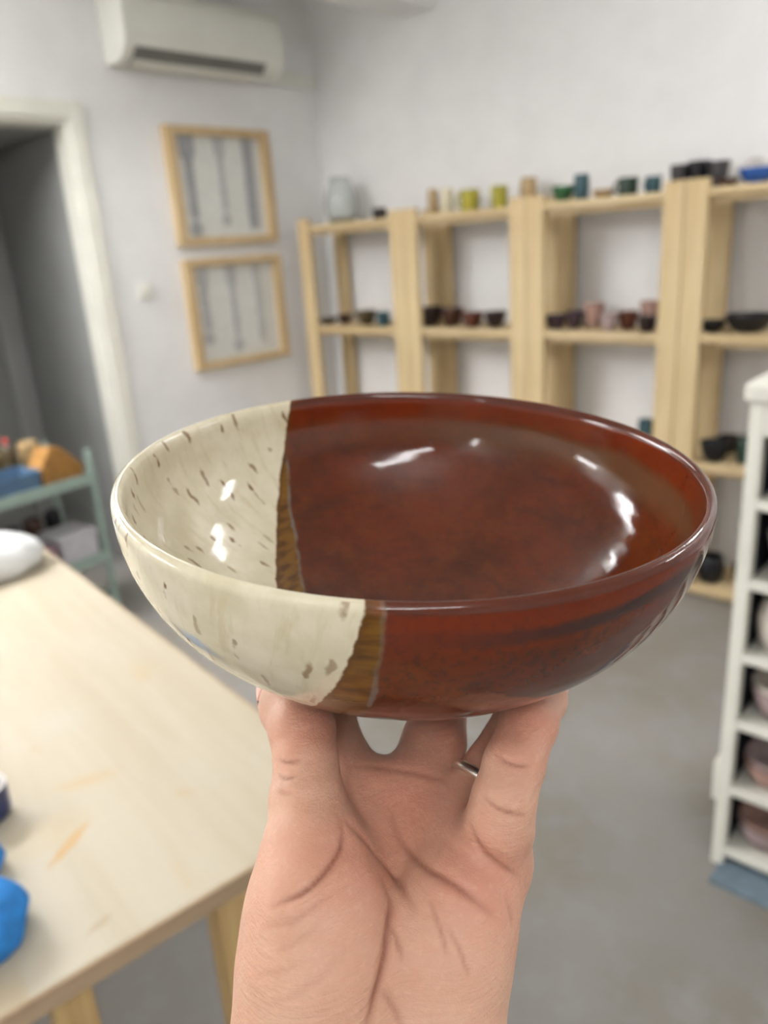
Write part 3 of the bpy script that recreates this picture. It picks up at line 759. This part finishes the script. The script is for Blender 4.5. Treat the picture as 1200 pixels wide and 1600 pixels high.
for k, x, y, lev, r_, h_, mt, lab in [
 ('bowl', .105, .085, 5, .070, .075, 'mauve', 'mauve clay bowl in the top compartment of the white rack'), ('jar', .25, .15, 5, .06, .11, 'teal', 'dark teal jar in the top compartment of the white rack'),
 ('bowl', .115, .085, 4, .078, .100, 'beige', 'pale bowl in the second compartment of the white rack'), ('bowl', .300, .14, 4, .08, .08, 'white', 'white bowl farther right in the second compartment of the white rack'),
 ('jar', .112, .085, 3, .078, .130, 'beige', 'large rounded beige pot in the third compartment of the white rack'), ('bowl', .29, .14, 3, .075, .07, 'mauve', 'mauve bowl farther right in the third compartment of the white rack'),
 ('bowl', .108, .080, 2, .073, .082, 'mauve', 'mauve bowl in the fourth compartment of the white rack'), ('bowl', .25, .16, 2, .072, .10, 'pink', 'pink clay bowl deeper in the fourth compartment of the white rack'),
 ('bowl', .108, .080, 1, .074, .066, 'pink', 'pink clay bowl in the fifth compartment of the white rack'), ('bowl', .28, .12, 1, .075, .07, 'mauve', 'mauve bowl farther right in the fifth compartment of the white rack'),
 ('bowl', .108, .080, 0, .074, .072, 'mauve', 'mauve bowl in the lowest compartment of the white rack'), ('bowl', .27, .12, 0, .075, .075, 'terra', 'terracotta bowl farther right in the lowest compartment of the white rack')]:
    pot(k, rk(x, y, lev), r_, h_, mt, lab, gr)
for x, y, lev, r_, h_, z_, mt, lab in [(.115, .085, 4, .074, .05, .075, 'white', 'white bowl nested in the pale bowl, second compartment of the white rack'),
 (.108, .080, 2, .070, .05, .045, 'beige', 'beige bowl nested in the mauve bowl, fourth compartment of the white rack'),
 (.108, .080, 1, .070, .045, .036, 'mauve', 'mauve bowl nested in the pink bowl, fifth compartment of the white rack'),
 (.108, .080, 0, .070, .045, .040, 'pink', 'pink bowl nested in the mauve bowl, lowest compartment of the white rack')]:
    l_ = rk(x, y, lev); pot('bowl', (l_[0], l_[1], l_[2]+z_), r_, h_, mt, lab, gr)
for lev, lab in ((1, 'terracotta plate leaning on edge in the fifth compartment of the white rack'), (0, 'terracotta plate leaning on edge in the lowest compartment of the white rack')):
    o = lathe('plate', bowl_prof(.066, .014, .005, .35, .6), GL['terra'], None, 36); l_ = rk(.105, .20, lev)
    o.location = (l_[0], l_[1], l_[2]+.066); o.rotation_euler = (R(72), 0, R(RS+35)); tag(o, lab, 'plate', gr)
MATM = plain('blue_grey_rubber', srgb(112, 128, 140), .8, .1, 40, .1)
o = box('floor_mat', .02, .60, -.075, WD, .0005, .008, MATM, None, .003); o.location = tuple(WQ); o.rotation_euler = (0, 0, R(RS)); o.location.z = 0
tag(o, 'thin blue-grey mat on the floor under the white rack', 'mat')

# ------------------------------------------------------------------ air conditioner on the door wall
SLOT = plain('slot_grey', srgb(120, 119, 114), .6, .05, 10, 0)
ac = empty('air_conditioner', K+nL*.002, RL, 'white wall-mounted air conditioner above the picture frames', 'air conditioner')
def extrude(name, prof, x0, x1, mat, parent, smooth=False):
    n = len(prof); vs = [(x0, y, z) for y, z in prof]+[(x1, y, z) for y, z in prof]
    fs = [tuple(reversed(range(n))), tuple(range(n, 2*n))]+[(i, (i+1) % n, n+(i+1) % n, n+i) for i in range(n)]
    return mesh(name, vs, fs, mat, parent, smooth)
body = [(0, 2.405), (-.10, 2.395), (-.155, 2.415), (-.195, 2.455), (-.205, 2.49), (-.207, 2.65), (-.195, 2.685), (-.16, 2.70), (0, 2.70)]
extrude('body', body, -1.285, -.40, WHITEPL, ac)
for x in (-1.290, -.40): extrude('end_cap', [(y*1.01, z) for y, z in body], x, x+.012, WHITEPL, ac)
extrude('air_slot', [(-.105, 2.3935), (-.152, 2.4125), (-.192, 2.4505), (-.197, 2.4535), (-.156, 2.408), (-.106, 2.390)], -1.24, -.50, SLOT, ac)
extrude('louver', [(-.118, 2.392), (-.160, 2.408), (-.162, 2.404), (-.120, 2.387)], -1.235, -.505, WHITEPL, ac)
extrude('front_panel', [(-.206, 2.495), (-.212, 2.497), (-.214, 2.65), (-.207, 2.652)], -1.27, -.415, WHITEPL, ac)
o = box('cable_trunking', -.37, -.02, -.035, -.001, 2.405, 2.475, WHITEPL, None, .006); o.location = tuple(K); o.rotation_euler = (0, 0, R(RL))
tag(o, 'white cable trunking running from the air conditioner into the wall corner', 'trunking')

# ------------------------------------------------------------------ picture frames and switch
PAPER = plain('picture_paper', srgb(222, 222, 216), .8, .03, 20, 0)
MOT = [plain('grey_motif_dark', srgb(168, 168, 170), .7, .1, 40, 0), plain('grey_motif_mid', srgb(188, 188, 188), .7, .1, 40, 0), plain('grey_motif_light', srgb(200, 200, 197), .7, .1, 40, 0)]
def motif(name, pts, depth, mat, parent, y=-.016):
    n = len(pts); vs = [(x, y, z) for x, z in pts]+[(x, y-depth, z) for x, z in pts]
    fs = [tuple(range(n)), tuple(reversed(range(n, 2*n)))]+[(i, n+i, n+(i+1) % n, (i+1) % n) for i in range(n)]
    return mesh(name, vs, fs, mat, parent)
def picture(t0, t1, z0, z1, label, tools):
    e = empty('picture_frame', K, RL, label, 'picture', 'wooden picture frames'); bw = .052
    box('back_panel', -t1+.01, -t0-.01, -.012, -.002, z0+.01, z1-.01, PAPER, e, 0)
    for a, b, c_, d_ in ((-t1, -t1+bw, z0, z1), (-t0-bw, -t0, z0, z1)): box('frame_bar', a, b, -.045, -.001, c_, d_, FRAMEW, e, .002)
    for c_, d_ in ((z0, z0+bw*.75), (z1-bw*.75, z1)): box('frame_bar', -t1+bw, -t0-bw, -.045, -.001, c_, d_, FRAMEW, e, .002)
    for fx, w0, w1, ztop, zbot, head, mi in tools:
        x = -t1+bw+(t1-t0-2*bw)*fx; zt = z1-bw*.75-(z1-z0)*ztop; zb = z0+bw*.75+(z1-z0)*zbot; L = zt-zb
        pts = [(x-w0, zt), (x+w0, zt), (x+w0, zt-L*.18), (x+w1, zt-L*.26)]
        if head:
            pts += [(x+w1, zb+head*2.6), (x+.006, zb+head*2.2)]+[(x+head*math.sin(a), zb+head*.8+head*math.cos(a)) for a in [.5+i*(2*math.pi-1.0)/12 for i in range(13)]]+[(x-.006, zb+head*2.2), (x-w1, zb+head*2.6)]
        else: pts += [(x+w1, zb), (x-w1, zb)]
        pts += [(x-w1, zt-L*.26), (x-w0, zt-L*.18)]
        motif('hanging_tool', pts, .006, MOT[mi], e, -.013)
picture(.405, 1.048, 1.605, 2.17, 'upper wooden picture frame with three long grey hanging shapes', [(.14, .045, .022, 0, .02, .036, 0), (.50, .036, .018, 0, .10, .030, 1), (.84, .036, .034, 0, .06, 0, 0)])
picture(.405, 1.045, .970, 1.54, 'lower wooden picture frame with three pale grey hanging shapes', [(.12, .035, .022, 0, .16, .032, 1), (.46, .034, .018, 0, .06, .036, 1), (.78, .030, .026, 0, .10, 0, 2)])
sw = empty('light_switch', K, RL, 'white light switch on the wall between doorway and picture frames', 'switch')
box('plate', -1.31, -1.23, -.010, 0, 1.365, 1.445, WHITEPL, sw, .004)
box('rocker', -1.30, -1.272, -.016, -.010, 1.38, 1.43, WHITEPL, sw, .003); box('rocker', -1.268, -1.24, -.016, -.010, 1.38, 1.43, WHITEPL, sw, .003)

# ------------------------------------------------------------------ mint trolley at the left
MINT = plain('mint_metal', srgb(150, 168, 158), .45, .06, 20, 0)
q = onz(150, 738, .697); TRL = 52
tro = empty('metal_trolley', (q[0], q[1], 0), TRL, 'mint green metal trolley crowded with studio supplies beside the doorway', 'trolley')
TW, TDp = .62, .36
for x in (-TW, -.025):
    for y in (0, TDp-.025): box('post', x, x+.025, y, y+.025, .06, .80, MINT, tro, .003)
for z in (.66, .30, .08):
    box('tray_floor', -TW+.01, -.01, .01, TDp-.01, z, z+.006, MINT, tro, .001)
    for a in ((-TW, 0, -.003, .004), (-TW, 0, TDp-.004, TDp+.003)): box('tray_rim', a[0], a[1], a[2], a[3], z-.005, z+.042, MINT, tro, .001)
    for x in (-TW-.003, -.004): box('tray_rim', x, x+.007, .004, TDp-.004, z-.005, z+.042, MINT, tro, .001)
for x in (-TW+.0125, -.0125):
    for y in (.0125, TDp-.0125):
        c_ = lathe('caster', [(0, -.012), (.026, -.012), (.030, -.008), (.030, .008), (.026, .012), (0, .012)], DARKPL, tro, 20); c_.location = (x, y, .031); c_.rotation_euler = (R(90), 0, 0)
ct, st_ = math.cos(R(TRL)), math.sin(R(TRL))
def tp(x, y, z): return (q[0]+x*ct-y*st_, q[1]+x*st_+y*ct, z)
def tbox(name, x0, x1, y0, y1, z, h, mat, label, cat, tilt=0, rz=0):
    e = empty(name, tp((x0+x1)/2, (y0+y1)/2, z), TRL+rz, label, cat, 'supplies on the trolley')
    return e, (x1-x0)/2, (y1-y0)/2
TZ, TZ2 = .6665, .3065
# blue tub
BTUB = plain('blue_tub', srgb(88, 116, 144), .4, .06, 20, 0)
e, a, b = tbox('storage_tub', -.46, -.235, .03, .19, TZ, .1, BTUB, 'blue plastic tub on the top tray of the trolley', 'tub')
bm = bmesh.new(); bm_box(bm, -a, a, -b, b, 0, .004); bm_box(bm, -a, a, -b, -b+.004, 0, .095); bm_box(bm, -a, a, b-.004, b, 0, .095); bm_box(bm, -a, -a+.004, -b, b, 0, .095); bm_box(bm, a-.004, a, -b, b, 0, .095)
frombm('tub_wall', bm, BTUB, e)
bm = bmesh.new(); bm_box(bm, -a-.006, a+.006, -b-.006, -b, .088, .098, .002); bm_box(bm, -a-.006, a+.006, b, b+.006, .088, .098, .002); bm_box(bm, -a-.006, -a, -b, b, .088, .098, .002); bm_box(bm, a, a+.006, -b, b, .088, .098, .002); frombm('tub_rim', bm, BTUB, e)
# orange paper bag
ORG = plain('orange_paper', srgb(158, 114, 58), .8, .1, 30, .1)
def wedge(name, x0, x1, y0, y1, z, pk, hts, mat, label, cat, rz=0):
    cx, cy = (x0+x1)/2, (y0+y1)/2; a, b = (x1-x0)/2, (y1-y0)/2
    hl, hp, hr = hts; p = -a+2*a*pk
    pr = [(-a, 0), (a, 0), (a, hr), (p+.03, hp*.97), (p-.02, hp), (-a, hl)]
    n = 6; vs = [(x, -b, z_) for x, z_ in pr]+[(x*.96, b, z_*.97) for x, z_ in pr]
    fs = [tuple(range(n)), tuple(reversed(range(n, 2*n)))]+[(i, n+i, n+(i+1) % n, (i+1) % n) for i in range(n)]
    bm = bmesh.new(); vv = [bm.verts.new(v) for v in vs]
    for f_ in fs: bm.faces.new([vv[i] for i in f_])
    bmesh.ops.bevel(bm, geom=list(bm.edges), offset=.006, segments=2, affect='EDGES', profile=.5)
    o = frombm(name, bm, mat); o.location = tp(cx, cy, z); o.rotation_euler = (0, 0, R(TRL+rz)); return tag(o, label, cat, 'supplies on the trolley')
wedge('paper_bag', -.225, -.035, .03, .15, TZ, .38, (.10, .175, .075), ORG, 'orange-brown paper bag with a sloping top on the trolley', 'bag')
# tool pot and its tools behind
STONE = plain('brown_pot', srgb(104, 88, 72), .7, .1, 30, 0); RED = plain('red_plastic', srgb(190, 60, 46), .5, .06, 20, 0)
for i, (x, y, r_, h_, mt, lab) in enumerate([(-.36, .25, .045, .16, 'brown', 'brown pot at the back of the trolley top tray'), (-.25, .25, .045, .17, 'olive', 'olive pot behind the blue tub on the trolley'),
     (-.53, .12, .05, .15, 'grey', 'grey pot at the left end of the trolley top tray'), (-.13, .28, .04, .17, 'tan', 'tan pot behind the orange paper bag')]):
    pot('cup', tp(x, y, TZ), r_, h_, mt, lab, 'pots on the trolley')
rng = random.Random(5)
for i, (x, y, mt, lab) in enumerate([(-.36, .25, LEGW, 'wooden brush standing in the brown pot on the trolley'), (-.25, .25, RED, 'red handled brush standing in the olive pot on the trolley'), (-.53, .12, METAL, 'metal handled brush standing in the grey pot on the trolley')]):
    e = empty('brush', tp(x, y, TZ+.012), TRL, lab, 'brush', 'brushes on the trolley'); tx, ty = (.02, .015), 0
    lean = rng.uniform(-.03, .03)
    tube('handle', [(0, 0, 0), (lean*.6, .004, .10), (lean, .006, .15)], [.005, .006, .007], mt, e, 10)
    tube('ferrule', [(lean, .006, .149), (lean*1.1, .007, .168)], .0085, METAL, e, 10)
    tube('bristles', [(lean*1.1, .007, .167), (lean*1.2, .008, .185), (lean*1.25, .009, .200)], [.009, .011, .004], DARKPL if i != 1 else RED, e, 10)
# second tray
GREYBOX = plain('pale_box', srgb(190, 188, 192), .6, .05, 20, 0)
def cart(name, x0, x1, y0, y1, h, mat, label, cat, lidm=None):
    e = empty(name, tp((x0+x1)/2, (y0+y1)/2, TZ2), TRL, label, cat, 'boxes on the trolley'); a, b = (x1-x0)/2, (y1-y0)/2
    box('body', -a, a, -b, b, 0, h*.82, mat, e, .004); box('lid', -a-.004, a+.004, -b-.004, b+.004, h*.82, h, lidm or mat, e, .004)
cart('lidded_box', -.21, -.04, .02, .20, .145, GREYBOX, 'pale grey lidded box on the second tray of the trolley', 'box')
cart('lidded_box', -.35, -.23, .03, .16, .12, plain('mauve_box', srgb(150, 120, 130), .6, .06, 20, 0), 'mauve lidded box left of the pale grey one on the trolley', 'box')
cart('lidded_box', -.54, -.37, .03, .20, .20, plain('green_box', srgb(40, 96, 56), .6, .06, 20, 0), 'dark green lidded box at the left of the second tray', 'box')
for x, y, r_, h_, mt, lab in [(-.09, .27, .035, .20, 'black', 'tall black cup behind the pale grey box on the trolley'), (-.19, .27, .04, .19, 'brown', 'brown cup behind the pale grey box on the trolley'), (-.29, .26, .04, .18, 'plum', 'plum cup behind the mauve box on the trolley')]:
    pot('cup', tp(x, y, TZ2), r_, h_, mt, lab, 'pots on the trolley')
# navy mug at the left edge of the table
NAVY = plain('navy_glaze', srgb(44, 52, 92), .3, .1, 40, 0)
p = onz(-18, 1276, .75); r_ = .036
e = empty('mug', (p[0], p[1], .75), 200, 'small navy blue mug with white inside at the left of the table', 'mug')
pr = mug_prof(r_, .055); lathe('body', pr[:12], NAVY, e, 32); lathe('lining', pr[11:], GL['white'], e, 32)
tube('handle', [(r_*.95+.55*r_*math.sin(a), 0, .028+.017*math.cos(a)) for a in [math.pi*i/10 for i in range(11)]], .005, NAVY, e, 8)
